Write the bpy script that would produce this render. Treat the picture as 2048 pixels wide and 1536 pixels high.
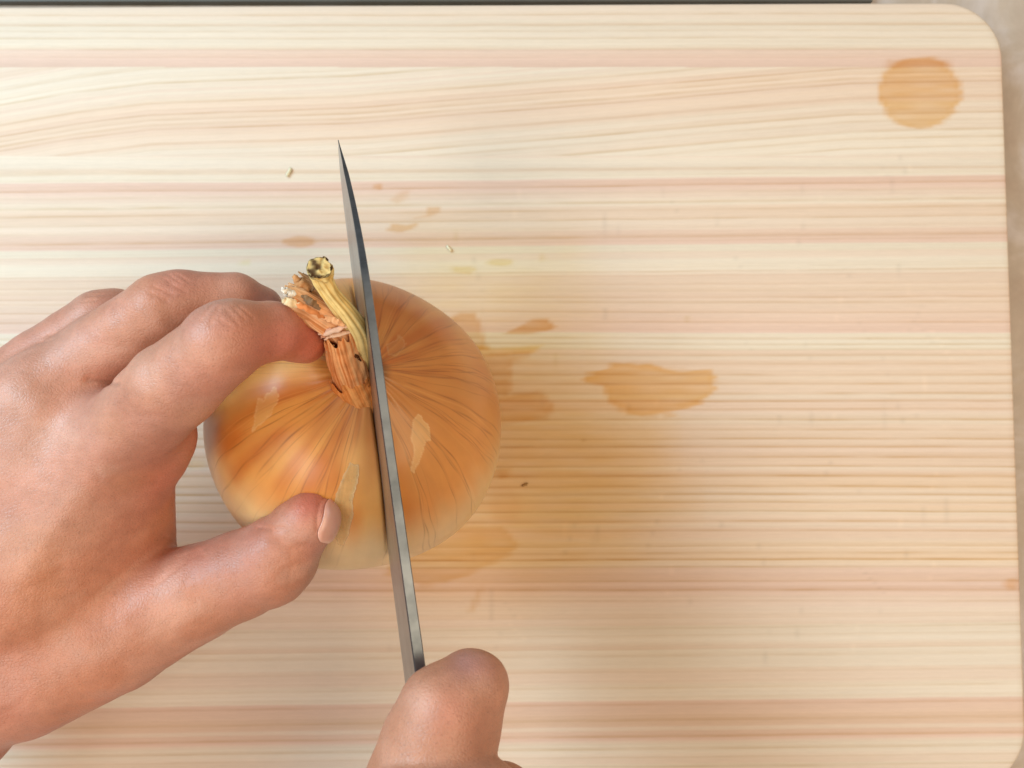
import bpy, math, random
import numpy as np
from mathutils import Vector
from mathutils.bvhtree import BVHTree

for o in list(bpy.data.objects): bpy.data.objects.remove(o)
scene = bpy.context.scene
C = scene.collection
CM = 0.01                      # everything below is written in centimetres
rng = np.random.default_rng(7)

# ------------------------------------------------------------------ camera
CAM_H, TILT, FPX = 27.0, math.radians(3.0), 1540.0
cam_d = bpy.data.cameras.new('camera'); cam = bpy.data.objects.new('camera', cam_d); C.objects.link(cam)
cam.location = (0, 0, CAM_H*CM); cam.rotation_euler = (TILT, 0, 0)
cam_d.sensor_width = 36; cam_d.lens = FPX/2048*36
cam_d.clip_start = 0.005; cam_d.clip_end = 20
cam_d.dof.use_dof = True; cam_d.dof.focus_distance = 0.187; cam_d.dof.aperture_fstop = 22
scene.camera = cam

# ------------------------------------------------------------------ world and lamps (an indoor close-up)
w = bpy.data.worlds.new('World'); scene.world = w; w.use_nodes = True
bg = w.node_tree.nodes['Background']
bg.inputs[0].default_value = (1.0, 0.91, 0.80, 1); bg.inputs[1].default_value = 0.40

def area(name, loc, target, size, power, col, size_y=None):
    d = bpy.data.lights.new(name, 'AREA'); d.energy = power; d.color = col
    d.shape = 'RECTANGLE'; d.size = size*CM; d.size_y = (size_y or size)*CM
    o = bpy.data.objects.new(name, d); C.objects.link(o)
    o.location = Vector(loc)*CM
    o.rotation_euler = (Vector(target)-Vector(loc)).to_track_quat('-Z', 'Y').to_euler()
    return o
area('window_light', (-62, 26, 60), (-6, 0, 0), 42, 6.3, (0.57, 0.83, 1.0), 34)
area('side_lamp', (-34, -30, 66), (-3, 0, 2), 30, 1.5, (1.0, 0.92, 0.84), 26)
area('kitchen_lamp', (34, -8, 66), (14, -4, 0), 50, 2.1, (1.0, 0.75, 0.46), 40)
scene.view_settings.view_transform = 'Standard'; scene.view_settings.look = 'None'
scene.view_settings.exposure = 0.06; scene.view_settings.gamma = 1
scene.render.engine = 'CYCLES'

# ------------------------------------------------------------------ helpers
ct, st = math.cos(TILT), math.sin(TILT)
def P(px, py, z):
    """the point at height z cm where a measured spot of the table scene stands"""
    x = (px-1024)/FPX; y = -(py-768)/FPX; zz = -1.0
    d = np.array([x, y*ct - zz*st, y*st + zz*ct])
    t = (z-CAM_H)/d[2]
    return np.array([0, 0, CAM_H]) + d*t
def V3(a): return Vector((float(a[0]), float(a[1]), float(a[2])))
def to_px(v):
    v = np.asarray(v, float); q = v - np.array([0, 0, CAM_H])
    X = q[..., 0]; Y = q[..., 1]*ct + q[..., 2]*st; Z = -q[..., 1]*st + q[..., 2]*ct
    return 1024 + FPX*X/(-Z), 768 - FPX*Y/(-Z)

def lin(c):
    c = np.asarray(c, float)/255.0
    return np.where(c <= 0.04045, c/12.92, ((c+0.055)/1.055)**2.4)

def mesh_obj(name, verts, faces, mat=None, parent=None, colors=None, attrs=None, smooth=True, origin=None):
    verts = np.asarray(verts, float)
    if origin is not None: verts = verts - np.asarray(origin)
    me = bpy.data.meshes.new(name)
    faces = np.asarray(faces) if not isinstance(faces, list) else faces
    if isinstance(faces, np.ndarray) and faces.ndim == 2:
        n, k = faces.shape
        me.vertices.add(len(verts)); me.vertices.foreach_set('co', (verts*CM).astype(np.float32).ravel())
        me.loops.add(n*k); me.loops.foreach_set('vertex_index', faces.astype(np.int32).ravel())
        me.polygons.add(n); me.polygons.foreach_set('loop_start', np.arange(0, n*k, k, dtype=np.int32))
        me.update(calc_edges=True)
    else:
        me.from_pydata([tuple(v) for v in verts*CM], [], [tuple(int(i) for i in f) for f in faces])
    me.validate()
    if colors is not None:
        a = me.color_attributes.new('tone', 'FLOAT_COLOR', 'POINT')
        cc = np.ones((len(verts), 4), np.float32); cc[:, :3] = np.clip(colors, 0, 1)
        a.data.foreach_set('color', cc.ravel())
    for k, vals in (attrs or {}).items():
        vals = np.asarray(vals, np.float32)
        if vals.ndim == 1:
            a = me.attributes.new(k, 'FLOAT', 'POINT'); a.data.foreach_set('value', vals)
        else:
            a = me.attributes.new(k, 'FLOAT_VECTOR', 'POINT'); a.data.foreach_set('vector', vals.ravel())
    if smooth: me.polygons.foreach_set('use_smooth', np.ones(len(me.polygons), bool))
    if mat: me.materials.append(mat)
    me.update()
    o = bpy.data.objects.new(name, me); C.objects.link(o)
    if origin is not None: o.location = Vector(tuple(np.asarray(origin)*CM))
    if parent is not None:
        o.parent = parent; pw = Vector((0, 0, 0)); q = parent
        while q is not None: pw += q.location; q = q.parent
        o.location = o.location - pw
    return o
def empty(name, loc, label, cat):
    o = bpy.data.objects.new(name, None); C.objects.link(o); o.location = Vector(tuple(np.asarray(loc)*CM))
    o.empty_display_size = 0.01
    o['label'] = label; o['category'] = cat
    return o
def grid_faces(nr, nc, wrap=False):
    r = np.arange(nr-1)[:, None]; c = np.arange(nc if wrap else nc-1)[None, :]
    c2 = (c+1) % nc
    return np.stack([r*nc+c, r*nc+c2, (r+1)*nc+c2, (r+1)*nc+c], -1).reshape(-1, 4)
def smoothstep(a, b, x):
    t = np.clip((x-a)/(b-a), 0, 1); return t*t*(3-2*t)
class Noise1:
    """smooth 1-D value noise"""
    def __init__(s, n=4096, seed=0): s.t = np.random.default_rng(seed).random(n)*2-1; s.n = n
    def __call__(s, x):
        i = np.floor(x).astype(int); f = x-i; f = f*f*(3-2*f)
        return s.t[i % s.n]*(1-f) + s.t[(i+1) % s.n]*f
class Noise2:
    def __init__(s, seed=0, n=256): s.t = np.random.default_rng(seed).random((n, n))*2-1; s.n = n
    def __call__(s, x, y):
        i = np.floor(x).astype(int); j = np.floor(y).astype(int); f = x-i; g = y-j
        f = f*f*(3-2*f); g = g*g*(3-2*g); n = s.n; t = s.t
        a = t[i % n, j % n]; b = t[(i+1) % n, j % n]; c = t[i % n, (j+1) % n]; d = t[(i+1) % n, (j+1) % n]
        return (a*(1-f)+b*f)*(1-g) + (c*(1-f)+d*f)*g
def poly_sd(x, y, poly):
    """signed distance to a polygon, negative inside"""
    p = np.asarray(poly, float); x = np.asarray(x, float); y = np.asarray(y, float)
    d = np.full(x.shape, 1e9); ins = np.zeros(x.shape, bool)
    for k in range(len(p)):
        a = p[k]; b = p[(k+1) % len(p)]; e = b-a
        t = np.clip(((x-a[0])*e[0]+(y-a[1])*e[1])/(e@e+1e-9), 0, 1)
        d = np.minimum(d, np.hypot(x-a[0]-e[0]*t, y-a[1]-e[1]*t))
        c = ((a[1] > y) != (b[1] > y)) & (x < (b[0]-a[0])*(y-a[1])/(b[1]-a[1]+1e-12)+a[0])
        ins ^= c
    return np.where(ins, -d, d)

# ------------------------------------------------------------------ materials
class NT:
    def __init__(s, name):
        s.m = bpy.data.materials.new(name); s.m.use_nodes = True; s.t = s.m.node_tree
        s.b = s.t.nodes['Principled BSDF']
    def n(s, typ, **kw):
        nd = s.t.nodes.new(typ)
        for k, v in kw.items():
            if k in nd.inputs.keys(): nd.inputs[k].default_value = v
            else: setattr(nd, k, v)
        return nd
    def l(s, a, b): s.t.links.new(a, b)
    def set(s, **kw):
        for k, v in kw.items(): s.b.inputs[k.replace('_', ' ')].default_value = v
    def noise(s, vec, scale, detail=4, rough=0.55, dist=0.0):
        nd = s.n('ShaderNodeTexNoise'); nd.inputs['Scale'].default_value = scale
        nd.inputs['Detail'].default_value = detail; nd.inputs['Roughness'].default_value = rough
        nd.inputs['Distortion'].default_value = dist
        if vec is not None: s.l(vec, nd.inputs['Vector'])
        return nd.outputs['Fac']
    def mapr(s, v, a, b, c, d):
        nd = s.n('ShaderNodeMapRange'); s.l(v, nd.inputs['Value'])
        for k, x in zip(('From Min', 'From Max', 'To Min', 'To Max'), (a, b, c, d)): nd.inputs[k].default_value = x
        return nd.outputs['Result']
    def math(s, op, a, b):
        nd = s.n('ShaderNodeMath', operation=op)
        for i, x in enumerate((a, b)):
            if isinstance(x, (int, float)): nd.inputs[i].default_value = x
            else: s.l(x, nd.inputs[i])
        return nd.outputs[0]
    def mul(s, colr, fac):
        nd = s.n('ShaderNodeVectorMath', operation='SCALE'); s.l(colr, nd.inputs[0]); s.l(fac, nd.inputs['Scale'])
        return nd.outputs[0]
    def attr(s, name): return s.n('ShaderNodeAttribute', attribute_name=name)
    def bump(s, h, strength, dist, normal=None):
        nd = s.n('ShaderNodeBump'); nd.inputs['Strength'].default_value = strength; nd.inputs['Distance'].default_value = dist*CM
        s.l(h, nd.inputs['Height'])
        if normal is not None: s.l(normal, nd.inputs['Normal'])
        return nd.outputs[0]
    def mapping(s, vec, scale):
        nd = s.n('ShaderNodeMapping'); nd.inputs['Scale'].default_value = scale; s.l(vec, nd.inputs['Vector']); return nd.outputs[0]
    def obj(s): return s.n('ShaderNodeTexCoord').outputs['Object']

def mat_wood_board():
    t = NT('hinoki_wood')
    tone = t.attr('tone').outputs['Color']; g = t.attr('grain').outputs['Vector']
    f1 = t.noise(t.mapping(g, (3.0, 90.0, 1.0)), 1.0, 5, 0.65, 0.3)       # grain is in cm: x along, y across
    f2 = t.noise(t.mapping(g, (1.2, 28.0, 1.0)), 1.0, 3, 0.5)
    k = t.math('ADD', t.mapr(f1, 0.3, 0.7, -0.035, 0.035), t.mapr(f2, 0.3, 0.7, 0.97, 1.03))
    t.l(t.mul(tone, k), t.b.inputs['Base Color'])
    lines = t.attr('line').outputs['Fac']
    h = t.math('ADD', t.mapr(f1, 0.3, 0.7, 0, 0.4), lines)
    t.l(t.bump(h, 0.5, 0.015), t.b.inputs['Normal'])
    t.set(Roughness=0.6, Specular_IOR_Level=0.3)
    return t.m
def mat_counter():
    t = NT('countertop_stone'); o = t.obj()
    n1 = t.noise(o, 22, 6, 0.6, 1.2); n2 = t.noise(o, 220, 3)
    r = t.n('ShaderNodeValToRGB'); t.l(n1, r.inputs[0])
    e = r.color_ramp.elements; e[0].position = 0.3; e[0].color = (*lin((178, 158, 142)), 1); e[1].position = 0.68; e[1].color = (*lin((206, 196, 192)), 1)
    x = r.color_ramp.elements.new(0.5); x.color = (*lin((190, 175, 160)), 1)
    t.l(t.mul(r.outputs[0], t.mapr(n2, 0.3, 0.7, 0.95, 1.05)), t.b.inputs['Base Color'])
    t.set(Roughness=0.35); return t.m
def mat_simple(name, rgb, rough=0.5, metal=0.0, nscale=60, amp=0.06):
    t = NT(name); o = t.obj(); n = t.noise(o, nscale, 5)
    c = t.n('ShaderNodeRGB'); c.outputs[0].default_value = (*lin(rgb), 1)
    t.l(t.mul(c.outputs[0], t.mapr(n, 0.3, 0.7, 1-amp, 1+amp)), t.b.inputs['Base Color'])
    t.set(Roughness=rough, Metallic=metal); return t.m
def mat_skin():
    t = NT('skin'); o = t.obj(); tone = t.attr('tone').outputs['Color']
    v = t.n('ShaderNodeTexVoronoi', feature='DISTANCE_TO_EDGE'); v.inputs['Scale'].default_value = 1100
    dn = t.n('ShaderNodeTexNoise'); dn.inputs['Scale'].default_value = 260; dn.inputs['Detail'].default_value = 3; t.l(o, dn.inputs['Vector'])
    mx = t.n('ShaderNodeVectorMath', operation='MULTIPLY_ADD'); t.l(dn.outputs['Color'], mx.inputs[0]); mx.inputs[1].default_value = (0.0022,)*3; t.l(o, mx.inputs[2])
    t.l(mx.outputs[0], v.inputs['Vector'])
    cells = t.mapr(v.outputs['Distance'], 0.0, 0.22, 0.0, 1.0)
    n1 = t.noise(o, 60, 4); n2 = t.noise(o, 330, 4, 0.65); n3 = t.noise(o, 1500, 2)
    k = t.math('MULTIPLY', t.mapr(n1, 0.3, 0.7, 0.90, 1.10), t.mapr(n2, 0.3, 0.7, 0.92, 1.08))
    pore = t.noise(o, 2400, 1); k = t.math('MULTIPLY', k, t.mapr(pore, 0.26, 0.40, 0.80, 1.0))
    t.l(t.mul(tone, k), t.b.inputs['Base Color'])
    h = t.math('ADD', cells, t.math('MULTIPLY', n2, 1.8))
    h = t.math('ADD', h, t.math('MULTIPLY', n3, 0.4))
    t.l(t.bump(h, 0.5, 0.007), t.b.inputs['Normal'])
    t.l(t.mapr(n2, 0.3, 0.7, 0.38, 0.54), t.b.inputs['Roughness'])
    t.set(Subsurface_Weight=0.10, Subsurface_Scale=0.0025, Specular_IOR_Level=0.52)
    t.b.inputs['Subsurface Radius'].default_value = (1.0, 0.35, 0.18)
    return t.m
def mat_nail():
    t = NT('fingernail'); o = t.obj(); n = t.noise(o, 300, 3)
    c = t.n('ShaderNodeRGB'); c.outputs[0].default_value = (*lin((222, 162, 140)), 1)
    t.l(t.mul(c.outputs[0], t.mapr(n, 0.3, 0.7, 0.96, 1.04)), t.b.inputs['Base Color'])
    t.set(Roughness=0.28, Subsurface_Weight=0.15, Subsurface_Scale=0.002, Coat_Weight=0.2); return t.m
def mat_onion():
    t = NT('onion_skin'); o = t.obj(); tone = t.attr('tone').outputs['Color']; g = t.attr('grain').outputs['Vector']
    f = t.noise(t.mapping(g, (60, 2.2, 1)), 1.0, 4, 0.6, 0.2)
    n = t.noise(o, 120, 4)
    k = t.math('MULTIPLY', t.mapr(f, 0.3, 0.7, 0.96, 1.04), t.mapr(n, 0.3, 0.7, 0.96, 1.04))
    t.l(t.mul(tone, k), t.b.inputs['Base Color'])
    t.l(t.bump(f, 0.2, 0.008), t.b.inputs['Normal'])
    t.set(Roughness=0.38, Specular_IOR_Level=0.5, Coat_Weight=0.22, Coat_Roughness=0.28, Subsurface_Weight=0.25, Subsurface_Scale=0.004)
    t.b.inputs['Subsurface Radius'].default_value = (1.0, 0.5, 0.2)
    return t.m
def mat_paper(name='papery_skin', rough=0.55, trans=0.0):
    t = NT(name); o = t.obj(); tone = t.attr('tone').outputs['Color']
    n = t.noise(o, 500, 4)
    t.l(t.mul(tone, t.mapr(n, 0.3, 0.7, 0.88, 1.12)), t.b.inputs['Base Color'])
    t.l(t.bump(n, 0.3, 0.01), t.b.inputs['Normal'])
    t.set(Roughness=rough, Transmission_Weight=trans, IOR=1.1); return t.m
def mat_steel(nm='brushed_steel', lo=None, hi=None):
    t = NT(nm); o = t.obj(); g = t.attr('grain').outputs['Vector']
    n = t.noise(t.mapping(g, (0.6, 60, 1)), 1.0, 4, 0.7); s = t.noise(o, 90, 4, 0.6)
    r = t.n('ShaderNodeValToRGB'); t.l(s, r.inputs[0]); e = r.color_ramp.elements
    e[0].position = 0.25; e[0].color = (0.28, 0.29, 0.31, 1); e[1].position = 0.6; e[1].color = (0.42, 0.43, 0.44, 1)
    if lo: e[0].color = (*lo, 1); e[1].color = (*hi, 1)
    t.l(r.outputs[0], t.b.inputs['Base Color'])
    t.l(t.mapr(n, 0.3, 0.7, 0.24, 0.40), t.b.inputs['Roughness'])
    t.l(t.bump(n, 0.12, 0.003), t.b.inputs['Normal'])
    t.set(Metallic=1.0); return t.m
M_WOOD, M_COUNTER, M_SKIN, M_NAIL = mat_wood_board(), mat_counter(), mat_skin(), mat_nail()
M_ONION, M_PAPER, M_STEEL = mat_onion(), mat_paper(), mat_steel()
M_SPINE = mat_steel('shaded_steel_spine', (0.075, 0.09, 0.11), (0.19, 0.22, 0.26))  # blade steel darkened: overhead shade put into the spine's colour
M_FLAKE = mat_paper('onion_flake', 0.35)
M_THIN = mat_paper('thin_onion_skin', 0.3); M_THIN.node_tree.nodes['Principled BSDF'].inputs['Alpha'].default_value = 0.42
M_DARK = mat_simple('dark_surface', (88, 86, 78), 0.5)
M_HANDLE = mat_simple('handle_wood', (60, 42, 32), 0.4, 0, 200, 0.2)

# ------------------------------------------------------------------ countertop and the dark strip behind the board
def flat_slab(name, x0, x1, y0, y1, z1, th, mat):
    v = [(x, y, z) for z in (z1-th, z1) for (x, y) in ((x0, y0), (x1, y0), (x1, y1), (x0, y1))]
    f = [(3, 2, 1, 0), (4, 5, 6, 7), (0, 1, 5, 4), (1, 2, 6, 5), (2, 3, 7, 6), (3, 0, 4, 7)]
    return mesh_obj(name, v, f, mat, smooth=False)
ct_o = flat_slab('countertop', -60, 60, -45, 60, -2.0, 3, M_COUNTER); ct_o['kind'] = 'structure'
dk = flat_slab('dark_surface', -60, P(1740, 0, -1.9)[0], P(700, 2.5, -1.7)[1], 40, -1.7, 0.295, M_DARK); dk['kind'] = 'structure'

# ------------------------------------------------------------------ cutting board
def build_board():
    top = P(1024, 5, 0)[1]; bot = P(1024, 1580, 0)[1]; xl = -24.0
    xr0 = P(2012, 300, 0)[0]; R = 2.1
    def outline(inset, NR, NC):
        y = np.linspace(bot+inset, top-inset, NR)
        # denser rows in the corners come from the linear spacing: rows are 0.03 cm apart
        r = R-inset
        def cut(y):
            dx = np.zeros_like(y)
            k = y > top-R; q = (y[k]-(top-R))/r; dx[k] = r*(1-np.sqrt(np.clip(1-q*q, 0, 1)))
            k = y < bot+R; q = ((bot+R)-y[k])/r; dx[k] = r*(1-np.sqrt(np.clip(1-q*q, 0, 1)))
            return dx
        dx = cut(y)
        slant = 0.0
        x1 = xr0 - inset - dx + slant; x0 = xl + inset + dx
        u = np.linspace(0, 1, NC)
        return x0[:, None]*(1-u) + x1[:, None]*u, np.repeat(y[:, None], NC, 1)
    NR, NC = 1000, 260
    X, Y = outline(0.10, NR, NC)
    # loops of the rim
    def loop(A): return np.concatenate([A[0, :-1], A[:-1, -1], A[-1, :0:-1], A[:0:-1, 0]])
    verts = [np.stack([X.ravel(), Y.ravel(), np.zeros(X.size)], 1)]
    faces = [grid_faces(NR, NC)]
    idx = np.arange(NR*NC).reshape(NR, NC); prev = loop(idx); base = NR*NC
    for ins, z in ((0.03, -0.03), (0.0, -0.10), (0.0, -1.86), (0.08, -1.99)):
        A, B = outline(ins, NR, NC); lx, ly = loop(A), loop(B); n = len(lx)
        verts.append(np.stack([lx, ly, np.full(n, z)], 1))
        cur = base + np.arange(n); base += n
        faces.append(np.stack([prev, cur, np.roll(cur, -1), np.roll(prev, -1)], 1)); prev = cur
    V = np.concatenate(verts); F = np.concatenate(faces)
    V[:, 1] += -0.0040*(V[:, 0]-14)*np.clip((V[:, 1]-bot)/(top-bot), 0, 1)*0 + -0.0
    V[:, 1] += 0.0048*(V[:, 0]-12)*np.clip((V[:, 1]-bot)/(top-bot), 0, 1)
    px, py = to_px(np.column_stack([V[:, 0], V[:, 1], np.zeros(len(V))]))   # bands were measured off the photo
    # the grain's own coordinate: slow waves plus the slanted early-wood fan near the far side
    nz = Noise2(3); n1 = Noise1(seed=5)
    sl = ((py > 134) & (py < 312)).astype(float)
    gy = py + 2.4*nz(px/800, py/160) + 0.7*nz(px/110+9, py/22)
    rise = np.interp(px, [-200, 0, 150, 300, 500, 700, 1100, 1700, 2100], [-45, 0, 26, 45, 54, 62, 95, 142, 152]); fan = (rise + 3*n1(px/300))*sl
    gy = gy + fan + 0.012*(px-1400)*smoothstep(320, 360, py)*(1-smoothstep(520, 640, py)) + 0.012*(px-1400)*smoothstep(1200, 1250, py)
    cream, pink, peach, tan = lin((230, 216, 196)), lin((226, 189, 170)), lin((229, 202, 177)), lin((226, 191, 152))
    pale = lin((232, 220, 198)); rose = lin((220, 184, 154))
    bands = [(-60, cream*0.95), (60, cream*0.97), (97, cream*1.05), (99, pink), (118, pink*1.0), (133, pink*0.95), (136, cream*1.03), (175, peach*1.05),
             (230, peach*1.02), (290, cream*1.02), (312, cream*1.06), (330, cream*0.96), (352, pale*0.98), (356, pink*1.0), (392, pink*0.99), (398, cream*1.02), (405, cream), (412, peach), (440, peach*0.97),
             (488, pink*0.97), (492, pale*0.92), (545, pale*1.0), (550, peach*0.97), (600, peach), (664, pink*1.02), (668, pale*0.97), (672, pale), (698, pale*0.99), (702, peach*1.0), (760, peach),
             (900, peach*0.98), (1010, tan*1.05), (1040, peach), (1125, tan*1.06), (1140, pink*0.99), (1212, pink*0.97), (1216, cream*1.0), (1300, cream*0.96), (1398, cream*1.0),
             (1402, pink*1.0), (1440, rose), (1478, pink), (1483, cream*0.98), (1600, cream)]
    by = np.array([b[0] for b in bands]); bc = np.array([b[1] for b in bands])
    gb = np.where(sl > 0, np.clip(py + (rise-100)*0.7, 137, 308), gy) - (0.012*(px-1400)*smoothstep(320, 360, py)*(1-smoothstep(520, 640, py)))*0.2
    col = np.stack([np.interp(gb, by, bc[:, k]) for k in range(3)], 1)
    gs = np.where(sl > 0, gy, gb); u1 = smoothstep(-.15, .55, n1(gs/17+500)+.4*n1(gs/6+900))[:, None]; u2 = smoothstep(.1, .7, n1(gs/13+1500))[:, None]
    col = col*(1-.50*u1)+(pink*.5+peach*.5)*.50*u1; col = col*(1-.45*u2)+cream*1.02*.45*u2
    mean = col.mean(0); col = mean*0.24 + col*0.76; lum = col.mean(1, keepdims=True); col = lum*0.12+col*0.88; col = np.minimum(col, .85)
    col *= (1+0.020*nz(px/420+31, gy/14)+0.010*nz(px/200+71, gy/6))[:, None]*np.array([1.0, 1.0, 1.0])
    # late-wood lines: soft towards the far side, crisp on the near side
    lr = np.random.default_rng(11); y = -60.0; line = np.zeros(len(V))
    edges = []
    while y < 1620:
        if y < 320: s = lr.uniform(9, 24)
        elif y < 700: s = lr.uniform(8, 22)
        elif y < 1050: s = lr.uniform(15, 23)
        else: s = lr.uniform(12, 34)
        y += s; edges.append((y, s, lr.uniform(0.45, 1.0) if 700 < y < 1140 else lr.uniform(.2, 1.0), lr.uniform(1.4, 2.8)))
    for (y0, s, a, wd) in edges:
        d = y0 - gy; m = (d > -8) & (d < s)
        brk = 0.80+0.26*n1(px[m]/260 + y0*3.7)
        line[m] += a*brk*(np.exp(-np.clip(d[m], 0, None)/(s*0.30))*(d[m] >= 0) + np.exp(-(d[m]/wd)**2)*(d[m] < 0))*0.8
        m2 = np.abs(d) < 6; line[m2] += 0.5*a*np.exp(-(d[m2]/wd)**2)*(0.55+0.6*n1(px[m2]/70+y0))
    fine = n1(gy*0.30)*0.5 + n1(gy*0.55+300)*0.35
    dark = np.clip(line + 0.26*fine*(0.85+0.2*nz(px/500, gy/40)), -.3, 1.5)
    depth = np.array([0.20, 0.31, 0.46])
    amp = 0.75 + 0.35*smoothstep(700, 760, py)*(1-smoothstep(1130, 1240, py)) 
    col *= 1 - (dark*amp)[:, None]*depth
    # stains of juice, and broad warm shade painted in beside the onion
    q = Noise2(21); jag = 6*q(px/40, py/8) + 2.5*q(px/12+40, py/6+3)
    def stain_or_shade(poly, tint, soft=7, k=1.0, jg=1.0):
        nonlocal col
        p = np.asarray(poly); m = (px > p[:, 0].min()-60) & (px < p[:, 0].max()+60) & (py > p[:, 1].min()-60) & (py < p[:, 1].max()+60)
        d = poly_sd(px[m], py[m], poly) + jag[m]*jg
        a = (1-smoothstep(-soft, soft, d))*k
        a = a*(1+0.18*smoothstep(-16, -4, d)*(1-smoothstep(-4, soft, d)))*(0.86+0.16*q(px[m]/50+7, py[m]/9))
        col[m] = col[m]*(1-a[:, None]*(1-np.asarray(tint)))
    O = (0.86, 0.62, 0.30); O2 = (0.86, 0.60, 0.30); Yl = (0.98, 0.93, 0.72); Br = (0.84, 0.66, 0.40)
    circ = [(1840+82*math.cos(a), 184+72*math.sin(a)) for a in np.linspace(0, 2*math.pi, 24, endpoint=False)]
    stain_or_shade(circ, (0.90, 0.67, 0.39), 7, .95, 0.8); stain_or_shade([(1775, 118), (1900, 118), (1905, 134), (1770, 134)], (.93, .84, .74), 6, .9, .4)
    stain_or_shade([(1168, 752), (1196, 744), (1225, 728), (1300, 726), (1330, 738), (1420, 740), (1433, 762), (1428, 785), (1385, 812), (1345, 828), (1290, 832), (1240, 820), (1212, 800), (1204, 772), (1170, 764)], (0.94, 0.71, 0.39), 7, .95, 1.0)
    def ell(cx, cy, a, b, n=16): return [(cx+a*math.cos(t), cy+b*math.sin(t)) for t in np.linspace(0, 2*math.pi, n, endpoint=False)]
    stain_or_shade(ell(598, 483, 32, 10), O2, 5, .6, .5)
    stain_or_shade(ell(757, 374, 9, 7), O2, 4, .6, .3); stain_or_shade([(780, 400), (800, 382), (820, 380), (815, 395), (795, 408)], O2, 6, .4, .3)
    stain_or_shade([(772, 462), (785, 448), (815, 450), (838, 444), (828, 458), (800, 466)], O2, 4, .55, .3)
    stain_or_shade([(830, 436), (850, 430), (855, 414), (880, 414), (880, 425), (860, 434)], O2, 5, .5, .3)
    stain_or_shade([(905, 545), (905, 535), (945, 532), (955, 540), (940, 550)], (.9, .8, .45), 5, .6, .3); stain_or_shade(ell(1000, 524, 26, 7), (.9, .8, .45), 5, .6, .3)
    stain_or_shade(ell(1085, 515, 8, 9), (.92, .84, .55), 5, .5, .3)
    stain_or_shade([(1010, 668), (1035, 652), (1060, 638), (1095, 638), (1112, 652), (1098, 664), (1060, 668)], O2, 4, .75, .4)
    stain_or_shade([(900, 640), (915, 625), (950, 624), (962, 655), (975, 700), (930, 700)], O2, 6, .7, .5)
    stain_or_shade([(940, 690), (985, 696), (1085, 690), (1070, 706), (1010, 712), (960, 712)], (.98, .82, .45), 5, .8, .3)
    stain_or_shade([(930, 712), (1060, 704), (1060, 714), (1025, 724), (1020, 790), (1080, 780), (1110, 810), (1095, 840), (990, 850), (930, 760)], O2, 7, .6, .6)
    stain_or_shade([(985, 940), (1000, 936), (1022, 936), (1018, 955), (1002, 958)], O, 4, .45, .3)
    stain_or_shade([(1045, 973), (1048, 968), (1056, 966), (1052, 972)], (.45, .3, .2), 1.5, .8, .1)
    stain_or_shade([(770, 1150), (800, 1085), (880, 1050), (1005, 1050), (1038, 1090), (1020, 1110), (960, 1140), (890, 1168), (850, 1172), (800, 1150)], (.88, .70, .38), 7, .65, .6)
    stain_or_shade([(935, 1225), (950, 1190), (962, 1165), (966, 1180), (955, 1210), (945, 1225)], Br, 4, .4, .3)
    stain_or_shade([(750, 700), (850, 480), (1130, 500), (1180, 660), (1180, 760), (1300, 860), (1240, 1100), (1080, 1180), (820, 1180)], (1.0, .94, .72), 110, .9, 0)  # broad wash: juice tint with the onion's warm shade painted in
    stain_or_shade([(960, 820), (1060, 770), (1200, 800), (1300, 880), (1350, 1000), (1150, 1120), (960, 1110)], (.97, .84, .60), 110, .9, 0)  # inner wash: juice tint and painted warm shade, deeper at lower right
    stain_or_shade([(1373, 632), (1381, 630), (1381, 645), (1373, 645)], (.85, .8, .55), 3, .6, .2)
    stain_or_shade([(480, 522), (500, 518), (500, 530), (480, 530)], (.9, .9, .55), 6, .5, .2); stain_or_shade(ell(390, 928, 26, 10), (.93, .86, .6), 8, .5, .2)
    stain_or_shade(ell(2022, 1168, 16, 12), O2, 5, .6, .4); stain_or_shade(ell(1170, 880, 4, 6), (.8, .7, .5), 2, .7, .2)
    stain_or_shade(ell(1010, 1010, 30, 40), O2, 18, .25, .3)
    for (a, b, c, d) in ((1108, 705, 1112, 745), (915, 448, 905, 490)):
        stain_or_shade([(a, b), (a+5, b), (c+5, d), (c, d)], (.85, .82, .6), 3, .35, .1)
    # scratches from earlier cutting
    srng = np.random.default_rng(4)
    for k in range(90):
        cx, cy = srng.uniform(760, 1900), srng.uniform(330, 1300); a = srng.normal(1.45, .25); L = srng.uniform(10, 50)
        ux, uy = math.cos(a), math.sin(a); dx, dy = px-cx, py-cy
        al = dx*ux+dy*uy; ac = np.abs(-dx*uy+dy*ux)
        s = np.exp(-(ac/2.0)**2)*(1-smoothstep(L*.7, L, np.abs(al)))
        col *= 1 + (s*srng.choice([-.08, -.05, .05]))[:, None]
    g = np.stack([px/57.0, gy/57.0, np.zeros(len(px))], 1)
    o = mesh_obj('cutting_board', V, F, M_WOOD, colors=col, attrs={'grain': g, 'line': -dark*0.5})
    o['label'] = 'pale hinoki wood cutting board with pink grain bands and orange stains'; o['category'] = 'cutting board'
    return o
build_board()

# ------------------------------------------------------------------ knife geometry (needed by the onion's cut)
def spine_pt(py): 
    a = P(841, 1340, 10.4); b = P(739, 607, 10.05); k = (1340-py)/(1340-607); return a+(b-a)*k
def edge_pt(py):
    a = P(807, 1340, 5.9); b = P(712, 607, 5.7); k = (1340-py)/(1340-607); return a+(b-a)*k
A0, B0, E0 = spine_pt(1340), spine_pt(607), edge_pt(1340)
U = (B0-A0)/np.linalg.norm(B0-A0)
W = (E0-A0) - U*((E0-A0)@U); HB = np.linalg.norm(W); W = W/HB
N = np.cross(U, W); N = N/np.linalg.norm(N)
if N[0] > 0: N = -N                                   # N points to the left face

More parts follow.
